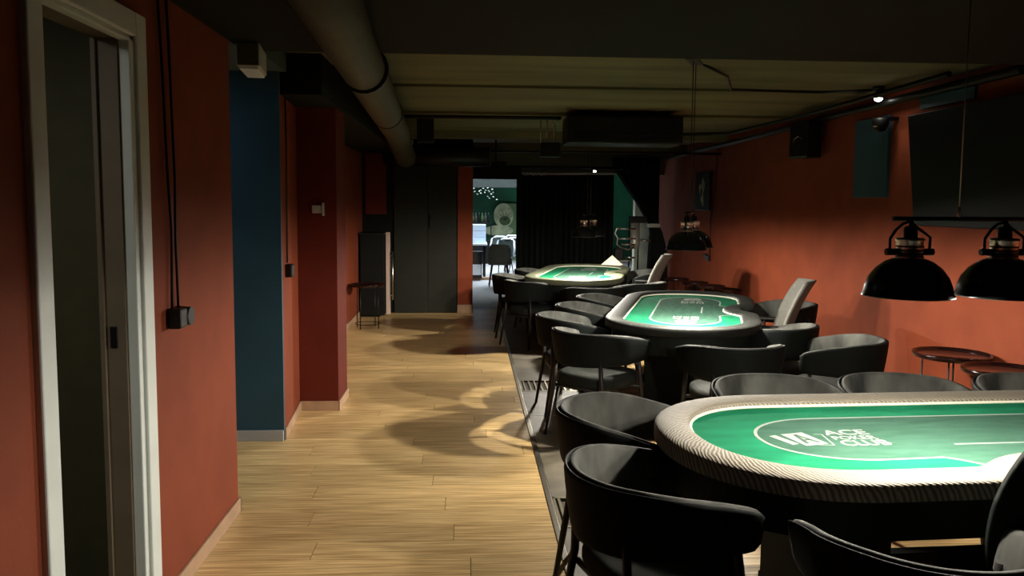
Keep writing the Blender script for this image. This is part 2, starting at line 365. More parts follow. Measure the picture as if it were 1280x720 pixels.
def poker_table(x, y, deg, railmat, label):
    t = thing('poker_table', (x, y, 0), R(deg), label, 'poker table', 'oval poker tables')
    # padded rail
    prof = []
    for i in range(17):
        a = PI*i/16; prof.append((RW/2-RW/2*math.cos(a), .022+.024*math.sin(a)**.6 if 0 < i < 16 else .012))
    prof = [(0, -.022)]+prof+[(RW, -.012)]
    rings = [outline(d) for d, z in prof]; N = len(rings[0])
    mb = MB(); vs = [(p[0], p[1], .742+prof[j][1]) for j in range(len(prof)) for p in rings[j]]
    fs = []
    for j in range(len(prof)):
        j2 = (j+1) % len(prof)
        for i in range(N):
            i2 = (i+1) % N; fs.append((j*N+i, j*N+i2, j2*N+i2, j2*N+i))
    mb.add(vs, fs, True); rail = build('padded_rail', mb, railmat, t)
    # uv: u along the rail in metres, v across
    me = rail.data; ul = me.uv_layers.new(name='UVMap'); cum = [0]
    for i in range(N): cum.append(cum[-1]+(Vector(rings[0][(i+1) % N])-Vector(rings[0][i])).length)
    li = 0
    for j in range(len(prof)):
        for i in range(N):
            for (ii, jj) in ((i, j), (i+1, j), (i+1, j+1), (i, j+1)): ul.data[li].uv = (cum[ii], jj*.012); li += 1
    build('rail_piping', MB().tube([(p[0], p[1], .760) for p in outline(RW+.003)]+[(outline(RW+.003)[0][0], outline(RW+.003)[0][1], .760)], .007, 6, False), trimm, t)
    fo = outline(RW-.01); build('felt', MB().poly(fo, .735, .7555), felt, t)
    bl = betting(); bl2 = [p for p in bl]
    build('betting_area', MB().add([(p[0], p[1], .7562) for p in bl2], [tuple(range(len(bl2)))]), feltin, t)
    build('betting_line', MB().ribbon(bl, .013, .7568), ink, t)
    build('centre_line', MB().ribbon([(-.19, -.13), (.19, -.13)], .012, .7568), ink, t)
    logo(t, -.79, -.03, False, .7570)
    logo(t, .79, -.03, True, .7570)
    build('table_base_board', MB().poly(outline(.012), .715, .736), apron, t)
    ap = outline(.05, notch=.12); ai = outline(.07, notch=.12); mb = MB(); n_ = len(ap)
    vs = [(p[0], p[1], z) for q, z in ((ap, .575), (ap, .716), (ai, .716), (ai, .575)) for p in q]
    mb.add(vs, [(j*n_+i, j*n_+(i+1) % n_, ((j+1) % 4)*n_+(i+1) % n_, ((j+1) % 4)*n_+i) for j in range(4) for i in range(n_)])
    build('apron', mb, apron, t)
    for sx in (-1, 1):
        lg = MB()
        lg.box(sx*.62-.12, sx*.62+.12, -.27, .27, .05, .72)
        lg.box(sx*.62-.07, sx*.62+.07, -.40, .40, 0, .055)
        build('leg', lg, apron, t, bevel=.01)
    build('stretcher', B(-.58, .58, -.03, .03, .18, .30), apron, t, bevel=.006)
    return t
poker_table(1.96, 2.91, 3, braid, 'nearest oval poker table with woven grey rail and printed green felt')
poker_table(1.80, 6.50, 72.5, leather, 'middle oval poker table with smooth dark rail and green felt')
poker_table(1.41, 9.95, 74.5, leather3, 'farthest oval poker table with pale olive rail near curtains')

# ================================================================ TUB CHAIRS (face +Y)
def make_chair():
    t = thing('tub_chair', (0, 0, 0), 0, 'tub chair', 'chair', 'dark velvet tub chairs round the poker tables')
    # seat cushion
    rings = []
    def sup(a_, b_, z, cy=.02, n=32, p=3.2):
        r_ = []
        for k in range(n):
            th = 2*PI*k/n; c_, s_ = math.cos(th), math.sin(th); kk = (abs(c_)**p+abs(s_)**p)**(-1/p); r_.append((a_*kk*c_, cy+b_*kk*s_, z))
        return r_
    for z, q in ((.365, .90), (.37, .97), (.39, 1), (.425, 1), (.445, .975), (.455, .9), (.458, .6), (.459, .2)): rings.append(sup(.245*q, .245*q, z))
    build('seat', MB().loft(rings), seatm, t)
    build('seat_frame', MB().loft([sup(.20, .20, .34), sup(.215, .215, .367)], sm=False), legm, t)
    # curved backrest band
    path = []; Rb = .285
    yF = .20
    for i in range(9): path.append((Rb+.012*(1-i/8), yF-(yF+.0)*i/8))
    for i in range(1, 32): a = -PI*i/32; path.append((Rb*math.cos(a), Rb*math.sin(a)*.98))
    for i in range(9): path.append((-(Rb+.012*i/8), 0+(yF)*i/8))
    n = len(path); rings_o = []
    L = [0]
    for i in range(1, n): L.append(L[-1]+(Vector(path[i])-Vector(path[i-1])).length)
    def section(i, part):
        x, y = path[i]; a = Vector(path[max(i-1, 0)]); b_ = Vector(path[min(i+1, n-1)]); tt = (b_-a).normalized()
        nin = Vector((-tt.y, tt.x))
        if nin.dot(Vector((0, .03))-Vector((x, y))) < 0: nin = -nin
        u = L[i]/L[-1]; s_ = abs(2*u-1)            # 1 at the arm tips
        zt = .745-.075*max(0, (s_-.35)/.65)**1.6; zb = .505+.03*s_
        e = min(L[i], L[-1]-L[i]); rr = min(1, e/.05); shrink = math.sqrt(max(0, 1-(1-rr)**2))
        zm = (zt+zb)/2+.01; hh = (zt-zb)/2*(.72+.28*shrink)
        th = .052*(.35+.65*shrink); flare = .03; res = []
        lo, hi, hs_ = ((-.5, -.12, .965) if part == 'shell' else (-.22, .5, 1.0))
        for k in range(16):
            a_ = 2*PI*k/16; c_, s2 = math.cos(a_), math.sin(a_)
            kk = (abs(c_)**3.2+abs(s2)**3.2)**(-1/3.2)
            d = th*((lo+hi)/2+(hi-lo)/2*kk*c_); z = zm+hh*hs_*kk*s2
            fl = flare*((z-zb)/(zt-zb)-.5)
            res.append((x+nin.x*(d-fl), y+nin.y*(d-fl), z))
        return res
    bk = build('backrest', MB().loft([section(i, 'pad') for i in range(n)]), velvet, t)
    build('outer_shell', MB().loft([section(i, 'shell') for i in range(n)]), shellm, bk)
    # legs
    for sx in (-1, 1):
        build('leg', MB().tube([(sx*.275, .235, 0), (sx*.265, .16, .40), (sx*.262, .13, .60)], [.011, .016, .014], 10), legm, t)
        build('leg', MB().tube([(sx*.235, -.27, 0), (sx*.205, -.21, .40), (sx*.19, -.215, .60)], [.011, .016, .014], 10), legm, t)
    build('cross_rail', MB().tube([(-.264, .16, .355), (.264, .16, .355)], .012, 8), legm, t)
    build('cross_rail', MB().tube([(-.205, -.20, .355), (.205, -.20, .355)], .012, 8), legm, t)
    return t
chair0 = make_chair(); first = [True]
def chair(x, y, face, label):
    rz = R(face-90)
    if first[0]:
        first[0] = False; chair0.location = (x, y, 0); chair0.rotation_euler.z = rz; chair0['label'] = label; return chair0
    return dup(chair0, (x, y, 0), rz, label)
chair(.64, 2.60, 16, 'dark tub chair at the near left corner of nearest table')
chair(.69, 3.34, -20, 'dark tub chair at the far left end of nearest table, velvet inside visible')
chair(1.26, 2.06, 82, 'dark tub chair cut by the bottom edge, in front of the nearest table')
chair(1.50, 3.72, 270, 'velvet tub chair behind the nearest table, left one of its back row')
chair(2.15, 3.74, 268, 'velvet tub chair behind the nearest table, between two others of its back row')
chair(2.84, 3.72, 262, 'velvet tub chair behind the nearest table at the right picture edge')
chair(2.44, 5.13, 152, 'tub chair standing alone before the red wall, left of tray table')
chair(1.70, 5.00, 91, 'tub chair with its back to us at middle table near end')
chair(2.26, 5.76, 122, 'tub chair at the middle table, right of its near end')
chair(.90, 5.52, 44, 'tub chair seen from behind at middle table near left corner')
chair(.84, 6.20, 4, 'tub chair along the middle table left side, nearest of three facing right')
chair(1.06, 6.82, -12, 'tub chair along the middle table left side, second of three facing right')
chair(1.33, 7.45, -20, 'tub chair along the middle table left side, farthest of three facing right')
chair(2.80, 7.00, 186, 'tub chair behind the grey high back chair at middle table')
chair(.60, 9.76, 0, 'tub chair farthest left on the walkway beside the farthest table')
chair(.72, 9.08, 40, 'tub chair with splayed legs at the near left of farthest table')
chair(.92, 10.55, -12, 'tub chair at the far left side of farthest table')
chair(1.34, 8.46, 95, 'dark tub chair back at the near end of farthest table')
chair(1.92, 8.92, 130, 'dark tub chair back right of farthest table near end')
chair(2.28, 10.45, 185, 'tub chair on the far right side of the farthest table')

# ================================================================ DEALER CHAIRS (face +Y)
def dealer_chair(mesh_m, arms=True):
    t = thing('office_chair', (0, 0, 0), 0, 'x', 'office chair', 'high backed dealer chairs')
    def slab(cen, hw, th, name, m):
        rings = []
        for k, (y, z, hwk) in enumerate(cen):
            r_ = []
            for i in range(-8, 9):
                u = i/8; r_.append((u*hwk, y+.10*u*u, z))
            for i in range(8, -9, -1):
                u = i/8; r_.append((u*hwk, y+.10*u*u-th, z-.004))
            rings.append(r_)
        build(name, MB().loft(rings), m, t)
    cen = []
    for i in range(15):
        u = i/14; z = .50+.52*u; y = -.15-.02*math.sin(u*PI*.9)-.19*u**2.1; cen.append((y, z, (.185+.04*math.sin(u*PI))*(1 if i < 13 else .97-.05*(i-12))))
    slab(cen, .2, .02, 'backrest', mesh_m)
    build('back_support', MB().tube([(0, -.10, .41), (0, -.27, .45), (0, -.31, .70)], [.02, .022, .014], 8), blackm, t)
    rings = []
    for z, q in ((.42, .92), (.43, 1), (.46, 1), (.475, .93), (.48, .5)):
        r_ = []
        for k in range(28):
            th = 2*PI*k/28; c_, s_ = math.cos(th), math.sin(th); kk = (abs(c_)**3.4+abs(s_)**3.4)**(-1/3.4); r_.append((.235*q*kk*c_, .0+.235*q*kk*s_, z))
        rings.append(r_)
    build('seat', MB().loft(rings), mesh_m, t)
    for sx in (-1, 1) if arms else ():
        a = build('armrest', B(sx*.27-.035, sx*.27+.035, -.14, .13, .645, .668), blackm, t, bevel=.01)
        build('arm_post', MB().tube([(sx*.20, 0, .43), (sx*.275, 0, .45), (sx*.27, 0, .65)], .013, 8), blackm, a)
    build('gas_lift', MB().tube([(0, 0, .09), (0, 0, .42)], [.028, .025], 12), blackm, t)
    for k in range(5):
        a = 2*PI*k/5+.3; c_, s_ = math.cos(a), math.sin(a)
        l = build('base_leg', MB().tube([(0, 0, .10), (.29*c_, .29*s_, .065)], [.024, .014], 8), blackm, t)
        m_ = MB(); m_.tube([(.29*c_-.02*s_, .29*s_+.02*c_, .027), (.29*c_+.02*s_, .29*s_-.02*c_, .027)], .027, 12)
        build('caster', m_, blackm, l)
    return t
oc = dealer_chair(mesh_m); oc.location = (2.47, 6.42, 0); oc.rotation_euler.z = R(166-90)
oc['label'] = 'grey high backed office chair on the dealer side of middle table'
dup(oc, (2.14, 9.72, 0), R(160-90), 'high backed office chair on the dealer side of farthest table')
ob = dealer_chair(shellm, False); ob.location = (1.765, 2.33, 0); ob.rotation_euler.z = R(2); ob['label'] = 'black high backed chair at the right picture border, front of nearest table'

# ================================================================ PENDANT LAMPS
def bulb_light(par, loc, power):
    l = bpy.data.lights.new('pendant_bulb_light', 'POINT'); l.energy = power; l.color = (1, .93, .80); l.shadow_soft_size = .03
    o = bpy.data.objects.new('bulb_light', l); C.objects.link(o); o.parent = par; o.location = loc; return o
def pendant(x, y, deg, zr, label, half=.175, barhalf=.245, wires=1, power=None, canopy=False):
    t = thing('pendant_lamp', (x, y, zr), R(deg), label, 'lamp', 'double dome pendant lamps over the poker tables')
    build('bar', MB().tube([(-barhalf, 0, .29), (barhalf, 0, .29)], .009, 10), blackm, t)
    SC = .85; t.scale = (SC, SC, SC); ztop = ((2.42 if y < 4.4 else 2.62)-zr)/SC
    if wires == 1:
        build('wire', MB().tube([(0, 0, .30), (0, 0, ztop)], .0022, 6), steel, t)
        build('wire_clip', MB().tube([(0, 0, .29), (0, 0, .335)], .006, 8), chrome, t)
    else:
        for s_ in (-.07, .07): build('wire', MB().tube([(s_, 0, .29), (s_, 0, ztop)], .0035, 6), blackm, t)
    if canopy: build('ceiling_plate', B(-.16, .16, -.05, .05, ztop-.035, ztop), blackm, t, bevel=.005)
    for s_ in (-1, 1):
        cx = s_*half
        prof = [(.045, .142), (.06, .139), (.085, .128), (.115, .104), (.14, .07), (.153, .035), (.158, .008), (.164, 0), (.164, -.004), (.160, -.003)]
        sh = build('lamp_shade', MB().lathe(prof, (cx, 0, 0), 40), gloss, t)
        build('dome_lining', MB().lathe([(.159, -.002), (.154, .006), (.149, .034), (.136, .068), (.112, .100), (.083, .123), (.04, .133), (.001, .134)], (cx, 0, 0), 40), domein, sh)
        nk = MB().lathe([(.001, .142), (.05, .142), (.052, .146), (.048, .15), (.048, .205), (.051, .207), (.051, .214), (.046, .218), (.001, .222)], (cx, 0, 0), 28)
        build('neck', nk, chrome, sh)
        rb = MB()
        for zz in (.158, .172, .186): rb.lathe([(.048, zz-.003), (.0505, zz-.002), (.0505, zz+.002), (.048, zz+.003)], (cx, 0, 0), 28)
        build('neck_band', rb, blackm, sh)
        build('socket', MB().lathe([(.001, .262), (.018, .262), (.024, .255), (.026, .218)], (cx, 0, 0), 16), blackm, sh)
        yk = MB().tube([(cx-.077, 0, .16), (cx-.078, 0, .215), (cx-.055, 0, .25), (cx-.03, 0, .272), (cx, 0, .28)], .0055, 8)
        yk.tube([(cx+.077, 0, .16), (cx+.078, 0, .22), (cx+.05, 0, .24), (cx+.02, 0, .26), (cx, 0, .28)], .0055, 8)
        yk.tube([(cx, 0, .25), (cx, 0, .29)], .009, 8)
        build('yoke', yk, blackm, t)
        build('knob', MB().tube([(cx-.092, 0, .165), (cx-.048, 0, .165)], .013, 10).tube([(cx+.092, 0, .165), (cx+.048, 0, .165)], .013, 10), blackm, sh)
        build('bulb', MB().lathe([(.001, -.008), (.012, -.005), (.022, .006), (.026, .02), (.022, .036), (.013, .05), (.012, .13)], (cx, 0, .018), 16), bulbm, sh)
        bulb_light(t, (cx, 0, .012), power or POW_LAMP)
    return t
pendant(1.575, 2.50, 0, 1.335, 'pair of black dome lamps on a bar over the nearest table', half=.185, barhalf=.255, power=120)
pendant(1.54, 5.50, 66, 1.32, 'pair of black dome lamps hanging over the middle table', half=.19, wires=2, canopy=True)
pendant(1.37, 9.10, 62, 1.255, 'pair of black dome lamps hanging over the farthest table', half=.19, wires=2, canopy=True)
sp = bpy.data.objects.get('x')

# ================================================================ RIGHT WALL THINGS
tv = thing('television', (3.58, 5.38, 1.92), 0, 'large black wall television tilted down on the right red wall', 'television')
tm = Matrix.Rotation(R(-6), 4, 'Y')
build('bezel', MB().box(-.035, .02, -.92, .92, -.45, .43, tm), screenm, tv, bevel=.006)
build('screen', MB().box(-.038, -.035, -.90, .90, -.43, .41, tm), screenm, tv)
build('wall_bracket', B(.0, .07, -.2, .2, -.15, .15), blackm, tv)
wp = thing('wall_panel', (3.64, 7.11, 2.05), 0, 'narrow dark blue panel high on the right red wall', 'panel')
build('panel_board', B(-.02, .01, -.30, .30, -.35, .36), blue, wp, bevel=.003)
wp2 = thing('wall_panel', (3.64, 6.0, 2.46), 0, 'short blue strip above the television near the ceiling', 'panel')
build('panel_board', B(-.015, .01, -.35, .35, -.06, .07), blue, wp2, bevel=.003)
def speaker(x, y, z, rz, sc, label, par='wall'):
    t = thing('loudspeaker', (x, y, z), R(rz), label, 'speaker')
    build('cabinet', B(-.10*sc, .10*sc, -.13*sc, .13*sc, -.19*sc, .19*sc), blackm, t, bevel=.015)
    build('cone', MB().lathe([(.001, -.02), (.03, -.012), (.07*sc, .0), (.078*sc, .004)], (0, 0, 0), 20), gloss, t).matrix_local = Matrix.Translation((-.102*sc, 0, -.05*sc)) @ Matrix.Rotation(R(-90), 4, 'Y')
    build('bracket', B(.08*sc, .23*sc, -.02, .02, -.03, .03), blackm, t)
    return t
speaker(3.46, 8.15, 2.30, 20, 1.0, 'black loudspeaker high on the right wall left of blue panel')
cm = thing('security_camera', (3.50, 6.72, 2.32), 0, 'small black dome camera before the blue panel', 'camera')
build('housing', MB().lathe([(.001, -.07), (.04, -.06), (.065, -.02), (.07, .03), (.06, .05), (.001, .055)], (0, 0, 0), 20), screenm, cm)
build('mount', B(.0, .15, -.02, .02, .03, .06), blackm, cm)
build('lens', MB().lathe([(.001, -.012), (.014, -.008), (.018, 0)], (-.06, -.03, -.02), 12), chrome, cm)
sl = thing('ceiling_spotlight', (3.42, 6.62, 2.62), 0, 'lit ceiling spotlight near the right red wall', 'spotlight')
build('base', MB().lathe([(.001, 0), (.05, 0), (.05, -.03), (.001, -.03)], (0, 0, 0), 16), blackm, sl)
build('head', MB().lathe([(.001, -.03), (.02, -.035), (.035, -.06), (.042, -.10), (.038, -.10)], (0, 0, 0), 16), blackm, sl)
build('bulb', MB().lathe([(.001, -.125), (.02, -.12), (.032, -.105), (.034, -.095), (.001, -.085)], (0, 0, 0), 16), bulbm, sl)
l = bpy.data.lights.new('ceiling_spot', 'SPOT'); l.energy = POW_SPOT; l.spot_size = R(110); l.spot_blend = .7; l.color = (1, .88, .7); l.shadow_soft_size = .04
o = bpy.data.objects.new('spot_light', l); C.objects.link(o); o.parent = sl; o.location = (0, 0, -.14)
pic = thing('picture', (3.63, 12.25, 1.83), 0, 'dark framed picture with pale brush shape on right wall', 'picture')
build('canvas', B(-.03, .02, -.36, .36, -.29, .29), blackm, pic, bevel=.004)
mb = MB(); pts = []
for i in range(24):
    a = 2*PI*i/24; r_ = .15+.05*math.sin(3*a+1)+.03*math.sin(5*a); pts.append((-.032, r_*math.cos(a)*.8, r_*math.sin(a)*1.25))
mb.add(pts, [tuple(range(23, -1, -1))]); build('pale_brush_shape', mb, cream, pic)
mb = MB(); mb.add([(-.033, .05*math.cos(2*PI*i/12)+.02, .07*math.sin(2*PI*i/12)-.02) for i in range(12)], [tuple(range(11, -1, -1))]); build('dark_brush_shape', mb, blackm, pic)
cb = thing('wall_cable', (3.64, 11.9, 0), 0, 'dark cable with plugs hanging below the framed picture', 'cable')
build('cord', MB().tube([(0, 0, 1.55), (-.005, -.01, 1.2), (0, .0, .85)], .008, 6).tube([(0, -.25, 2.62), (0, -.22, 2.1), (0, -.1, 1.6), (0, 0, 1.4)], .006, 6), blackm, cb)
build('plug', MB().box(-.05, 0, -.06, .06, .78, .86).box(-.05, 0, .10, .20, .82, .88), blackm, cb, bevel=.008)

# tray side tables
def tray_table(h, r, name='tray_table'):
    t = thing('tray_table', (0, 0, 0), 0, 'x', 'side table', 'round tray side tables along the walls')
    build('tray_top', MB().lathe([(.001, h-.012), (r-.012, h-.012), (r-.006, h-.006), (r-.003, h+.012), (r+.002, h+.014), (r+.004, h+.010), (r-.002, h-.014), (r-.012, h-.020), (.001, h-.020)], (0, 0, 0), 40), traym, t)
    q = r*.72
    for k in range(4):
        a = PI/4+k*PI/2+.3; c_, s_ = math.cos(a), math.sin(a)
        build('leg', MB().tube([(q*1.05*c_, q*1.05*s_, 0), (q*c_, q*s_, h-.02)], .0065, 8), blackm, t)
    ring = [(q*1.02*math.cos(2*PI*i/24), q*1.02*math.sin(2*PI*i/24), .06) for i in range(25)]
    build('foot_ring', MB().tube(ring, .005, 6, False), blackm, t)
    return t
tt = tray_table(.59, .25); tt.location = (3.38, 5.36, 0); tt['label'] = 'oxblood round tray table by the red wall, farther of near pair'
dup(tt, (3.385, 4.80, 0), .4, 'oxblood round tray table cut by the right picture edge')
ts = tray_table(.50, .19); ts.location = (3.14, 11.9, 0); ts['label'] = 'small dark tray table, farthest left of the row by the red wall'
dup(ts, (3.27, 11.35, 0), .3, 'small dark tray table, second from the far end of the row')
dup(ts, (3.36, 10.86, 0), .6, 'small dark tray table, third from the far end of the row')
dup(ts, (3.42, 10.38, 0), .9, 'small dark tray table, nearest right one of the far row')
tl = tray_table(.56, .22); tl.location = (-1.30, 10.35, 0); tl['label'] = 'dark round tray table in the left alcove before black cabinet'; tl['group'] = 'round tray side tables along the walls'

# ================================================================ LEFT SIDE THINGS
em = thing('emergency_light', (-1.13, 4.34, 2.36), R(8), 'white box emergency light above the blue passage', 'emergency light')
build('housing', B(-.065, .05, -.16, .16, -.06, .06), plasticw, em, bevel=.008)
build('cover', B(-.05, .04, -.15, .15, -.072, -.058), whitef, em, bevel=.004)
build('end_cap', B(-.058, .043, -.168, -.158, -.054, .054), olive, em)
build('hanger', MB().tube([(0, -.08, .06), (0, -.08, .26)], .006, 6).tube([(0, .08, .06), (0, .08, .26)], .006, 6), blackm, em)
cc = thing('wall_cable', (XL+.01, 3.27, 0), 0, 'two dark cables ending in plugs on near red wall', 'cable')
build('cord', MB().tube([(0, -.07, 2.42), (.004, -.05, 2.1), (.004, -.03, 1.75), (.004, .0, 1.5), (.004, -.02, 1.19)], .006, 6), blackm, cc)
build('cord', MB().tube([(0, .02, 2.42), (.004, .03, 2.1), (.004, .05, 1.7), (.004, .04, 1.45), (.004, .05, 1.19)], .006, 6), blackm, cc)
build('plug', B(-.005, .05, -.055, .025, 1.11, 1.19), blackm, cc, bevel=.01)
build('plug', MB().tube([(-.005, .055, 1.15), (.055, .055, 1.15)], [.042, .038], 14), blackm, cc)
cc2 = thing('wall_cable', (-1.262, 5.60, 0), 0, 'dark cable with plug on the wall right of passage', 'cable')
build('cord', MB().tube([(0.01, 0, 2.5), (.012, .01, 2.0), (.008, 0, 1.2)], .006, 6), blackm, cc2)
build('plug', B(-.005, .05, -.04, .04, 1.10, 1.19), blackm, cc2, bevel=.01)
thm = thing('thermostat', (-1.155, 6.195, 1.565), 0, 'small white wall controller on the dark red pillar', 'controller')
build('plate', B(-.035, .035, -.03, .01, -.03, .03), plasticw, thm, bevel=.004)
build('card_switch', B(.04, .055, -.035, .01, -.05, .05), plasticw, thm, bevel=.003)
cab = thing('cabinet', (-1.32, 11.45, 0), 0, 'low black cabinet with pale edge and steel bar handle', 'cabinet')
build('body', MB().box(-.2, .13, -.15, .30, .03, 1.17), blackpaint, cab, bevel=.004)
build('top_panel', B(-.22, .14, -.18, .32, 1.17, 1.195), blackm, cab, bevel=.003)
build('pale_edge', B(.145, .205, -.02, .02, .03, 1.2), mat('pale_edge', (.55, .40, .32), .5), cab, bevel=.003)
build('bar_handle', MB().tube([(.245, -.05, .24), (.245, -.05, .93)], .011, 10).tube([(.245, -.05, .30), (.2, -.01, .30)], .007, 6).tube([(.245, -.05, .87), (.2, -.01, .87)], .007, 6), chrome, cab)

# ================================================================ CEILING THINGS
dk = thing('air_duct', (0, 0, 0), 0, 'thick pale round air duct running along left ceiling', 'duct')
build('duct_pipe', MB().tube([(-.42, 1.8, 2.29), (-.56, 3.84, 2.36), (-.66, 6.0, 2.38), (-.80, 9.0, 2.40), (-.86, 10.2, 2.36), (-.84, 10.8, 2.22)], [.12, .12, .13, .14, .14, .14], 20), mat('duct_paint', (.05, .05, .028), .6, noise=.15), dk)
for y, x, z in ((4.6, -.59, 2.365), (7.0, -.705, 2.387)):
    build('duct_strap', MB().tube([(x, y-.02, z), (x, y+.02, z)], .139, 20).box(x-.15, x-.14, y-.02, y+.02, z, 2.62), blackm, dk)
ac = thing('air_conditioner', (1.66, 8.75, 2.42), 0, 'wide black air conditioning unit hung below the ceiling', 'air conditioner')
build('housing', B(-.62, .62, -.25, .25, -.16, .14), blackm, ac, bevel=.02)
build('vent_slot', B(-.55, .55, -.256, -.25, -.10, -.04), gloss, ac)
build('hanger', MB().tube([(-.5, 0, .14), (-.5, 0, .2)], .01, 6).tube([(.5, 0, .14), (.5, 0, .2)], .01, 6), blackm, ac)
hs = thing('hanging_speaker', (.91, 9.02, 2.27), 0, 'small black speaker hung on thin brackets left of air conditioner', 'speaker')
build('cabinet', B(-.11, .11, -.08, .08, -.13, .03), blackm, hs, bevel=.01)
build('hanger', MB().tube([(-.11, 0, .03), (-.11, 0, .35)], .006, 6).tube([(-.04, 0, .03), (-.04, 0, .35)], .006, 6).tube([(-.11, 0, .30), (-.04, 0, .31), (.04, 0, .24), (.05, 0, .03)], .008, 6), steel, hs)
hb = thing('junction_box', (-.52, 9.75, 2.47), 0, 'black square junction box on ceiling right of duct', 'electrical box')
build('housing', B(-.10, .10, -.10, .10, -.13, .15), blackm, hb, bevel=.006)
build('indicator', B(-.16, -.14, -.12, -.10, -.16, -.10), chrome, hb)
def pipe(pts, r, label, m=blackm):
    t = thing('ceiling_pipe', (0, 0, 0), 0, label, 'pipe'); build('tube', MB().tube(pts, r, 8), m, t); return t
pipe([(-1.5, 8.8, 2.55), (.9, 8.8, 2.55), (1.0, 8.8, 2.55)], .022, 'black conduit across the ceiling from duct to speaker')
pipe([(-.2, 11.5, 2.36), (3.64, 11.5, 2.36)], .018, 'thin black pipe across the far ceiling')
pipe([(-.1, 13.8, 2.24), (3.2, 13.8, 2.24)], .03, 'black rail below the far ceiling before curtain')
pipe([(3.52, 5.0, 2.50), (3.55, 7.6, 2.50), (3.50, 9.4, 2.46), (3.40, 14.0, 2.42)], .035, 'upper black pipe along the top of right wall')
pipe([(3.40, 5.6, 2.56), (3.42, 8.0, 2.54), (3.2, 9.8, 2.50), (2.3, 10.2, 2.50)], .022, 'black conduit curving along the right ceiling')
cw = thing('ceiling_cable', (0, 0, 0), 0, 'loose black cable from lamp plate towards the spotlight', 'cable')
build('cord', MB().tube([(1.62, 5.6, 2.60), (1.9, 5.9, 2.565), (2.1, 6.42, 2.545), (2.5, 6.5, 2.55), (2.9, 6.6, 2.56), (3.4, 6.7, 2.60)], .011, 8), blackm, cw)
dc = thing('ceiling_duct', (0, 0, 0), 0, 'large black duct end above the far doorway', 'duct')
build('duct_pipe', MB().tube([(-1.2, 11.6, 2.29), (-.4, 11.5, 2.27), (.3, 11.4, 2.27)], [.13, .14, .14], 18), blackm, dc)
s2 = thing('ceiling_spotlight', (2.15, 13.7, 2.20), 0, 'small lit spotlight on the rail above the far curtain', 'spotlight')
build('head', MB().lathe([(.001, .04), (.03, .03), (.04, -.01), (.03, -.01)], (0, 0, 0), 14), blackm, s2)
build('bulb', MB().lathe([(.001, -.04), (.02, -.03), (.026, -.012), (.001, -.005)], (0, 0, 0), 14), bulbm, s2)
pj = thing('projector', (.42, 12.6, 2.22), 0, 'black projector hanging above the bright doorway', 'projector')
build('housing', B(-.16, .16, -.12, .12, -.06, .05), blackm, pj, bevel=.015)
build('pole', MB().tube([(0, 0, .05), (0, 0, .40)], .015, 8), blackm, pj)
build('lens', MB().tube([(.09, -.12, -.01), (.09, -.16, -.01)], .03, 12), gloss, pj)

# ================================================================ CURTAINS
def curtain(name, rows, n, fold, m, label, thick=.012):
    # rows: (z, x0, x1, y, amp)
    t = thing(name, (0, 0, 0), 0, label, 'curtain'); vs = []; fs = []
    for z, x0, x1, y, amp in rows:
        for i in range(n+1):
            u = i/n; vs.append((x0+(x1-x0)*u, y+amp*math.sin(u*fold*2*PI)+amp*.4*math.sin(u*fold*4.3*PI+1), z))
    for j in range(len(rows)-1):
        for i in range(n): a = j*(n+1)+i; fs.append((a, a+1, a+n+2, a+n+1))
    mb = MB(); mb.add(vs, fs, True); o = build('drape', mb, m, t)
    md = o.modifiers.new('thick', 'SOLIDIFY'); md.thickness = thick
    return t
c1 = curtain('curtain', [(z, .86, 2.62, 14.5, .045) for z in (2.15, 1.6, 1.0, .5, .02)], 160, 17, curtm, 'wide black drawn curtain behind the farthest table')
build('rail', MB().tube([(.8, 14.42, 2.16), (1.6, 14.42, 2.155), (2.8, 14.42, 2.18)], .02, 8), trimm, c1)
hd = MB()
for i in range(9): hd.tube([(.98+i*.05, 14.40, 2.155+.012*((i*7) % 3-1)), (1.02+i*.05, 14.40, 2.15)], [.018, .03], 6)
build('gathered_heading', hd, trimm, c1)
rows = []
for z, x0, x1, a in ((2.46, 2.56, 3.42, .05), (2.26, 2.60, 3.42, .05), (1.95, 2.80, 3.42, .05), (1.65, 3.02, 3.42, .045), (1.42, 3.16, 3.42, .04), (1.26, 3.26, 3.43, .03), (1.10, 3.28, 3.50, .04), (.8, 3.26, 3.58, .05), (.4, 3.24, 3.60, .05), (.02, 3.22, 3.62, .05)):
    rows.append((z, x0, x1, 14.35, a))
c2 = curtain('curtain', rows, 110, 10, curtm, 'black curtain gathered to the right wall beside bright opening')
build('tie_band', B(3.24, 3.45, 14.28, 14.42, 1.21, 1.28), trimm, c2, bevel=.01)

# ================================================================ CARD TENT, STAND
ct = thing('card_tent', (1.98, 10.93, .788), R(-25), 'folded white paper card standing on the farthest table', 'paper card')
mb = MB(); 
mb.add([(-.14, -.05, 0), (.14, -.05, 0), (.0, .0, .13), (-.14, -.048, 0.002), (.14, -.048, .002), (.0, .002, .132)], [(0, 1, 2), (5, 4, 3)])
mb.add([(-.14, .05, 0), (.14, .05, 0), (.0, .0, .13)], [(2, 1, 0)])
build('paper', mb, mat('cream_paper', (.75, .68, .48), .7, noise=.1), ct)
st = thing('equipment_stand', (2.86, 13.75, 0), 0, 'metal stand with chrome arms and grey drum behind farthest table', 'stand')
for x, y in ((-.08, 0), (.10, .1)): build('post', MB().tube([(x, y, 0), (x, y, 1.42)], .014, 8), blackm, st)
build('frame', MB().box(-.09, .22, -.02, .0, 1.30, 1.42).box(-.07, .20, -.03, .0, 1.32, 1.40), blackm, st, bevel=.003)
for z, x0 in ((1.20, -.30), (1.03, -.30), (.93, -.22), (.70, -.14)):
    build('arm', MB().tube([(x0, -.03, z), (.02, -.03, z)], .016, 8), chrome, st)
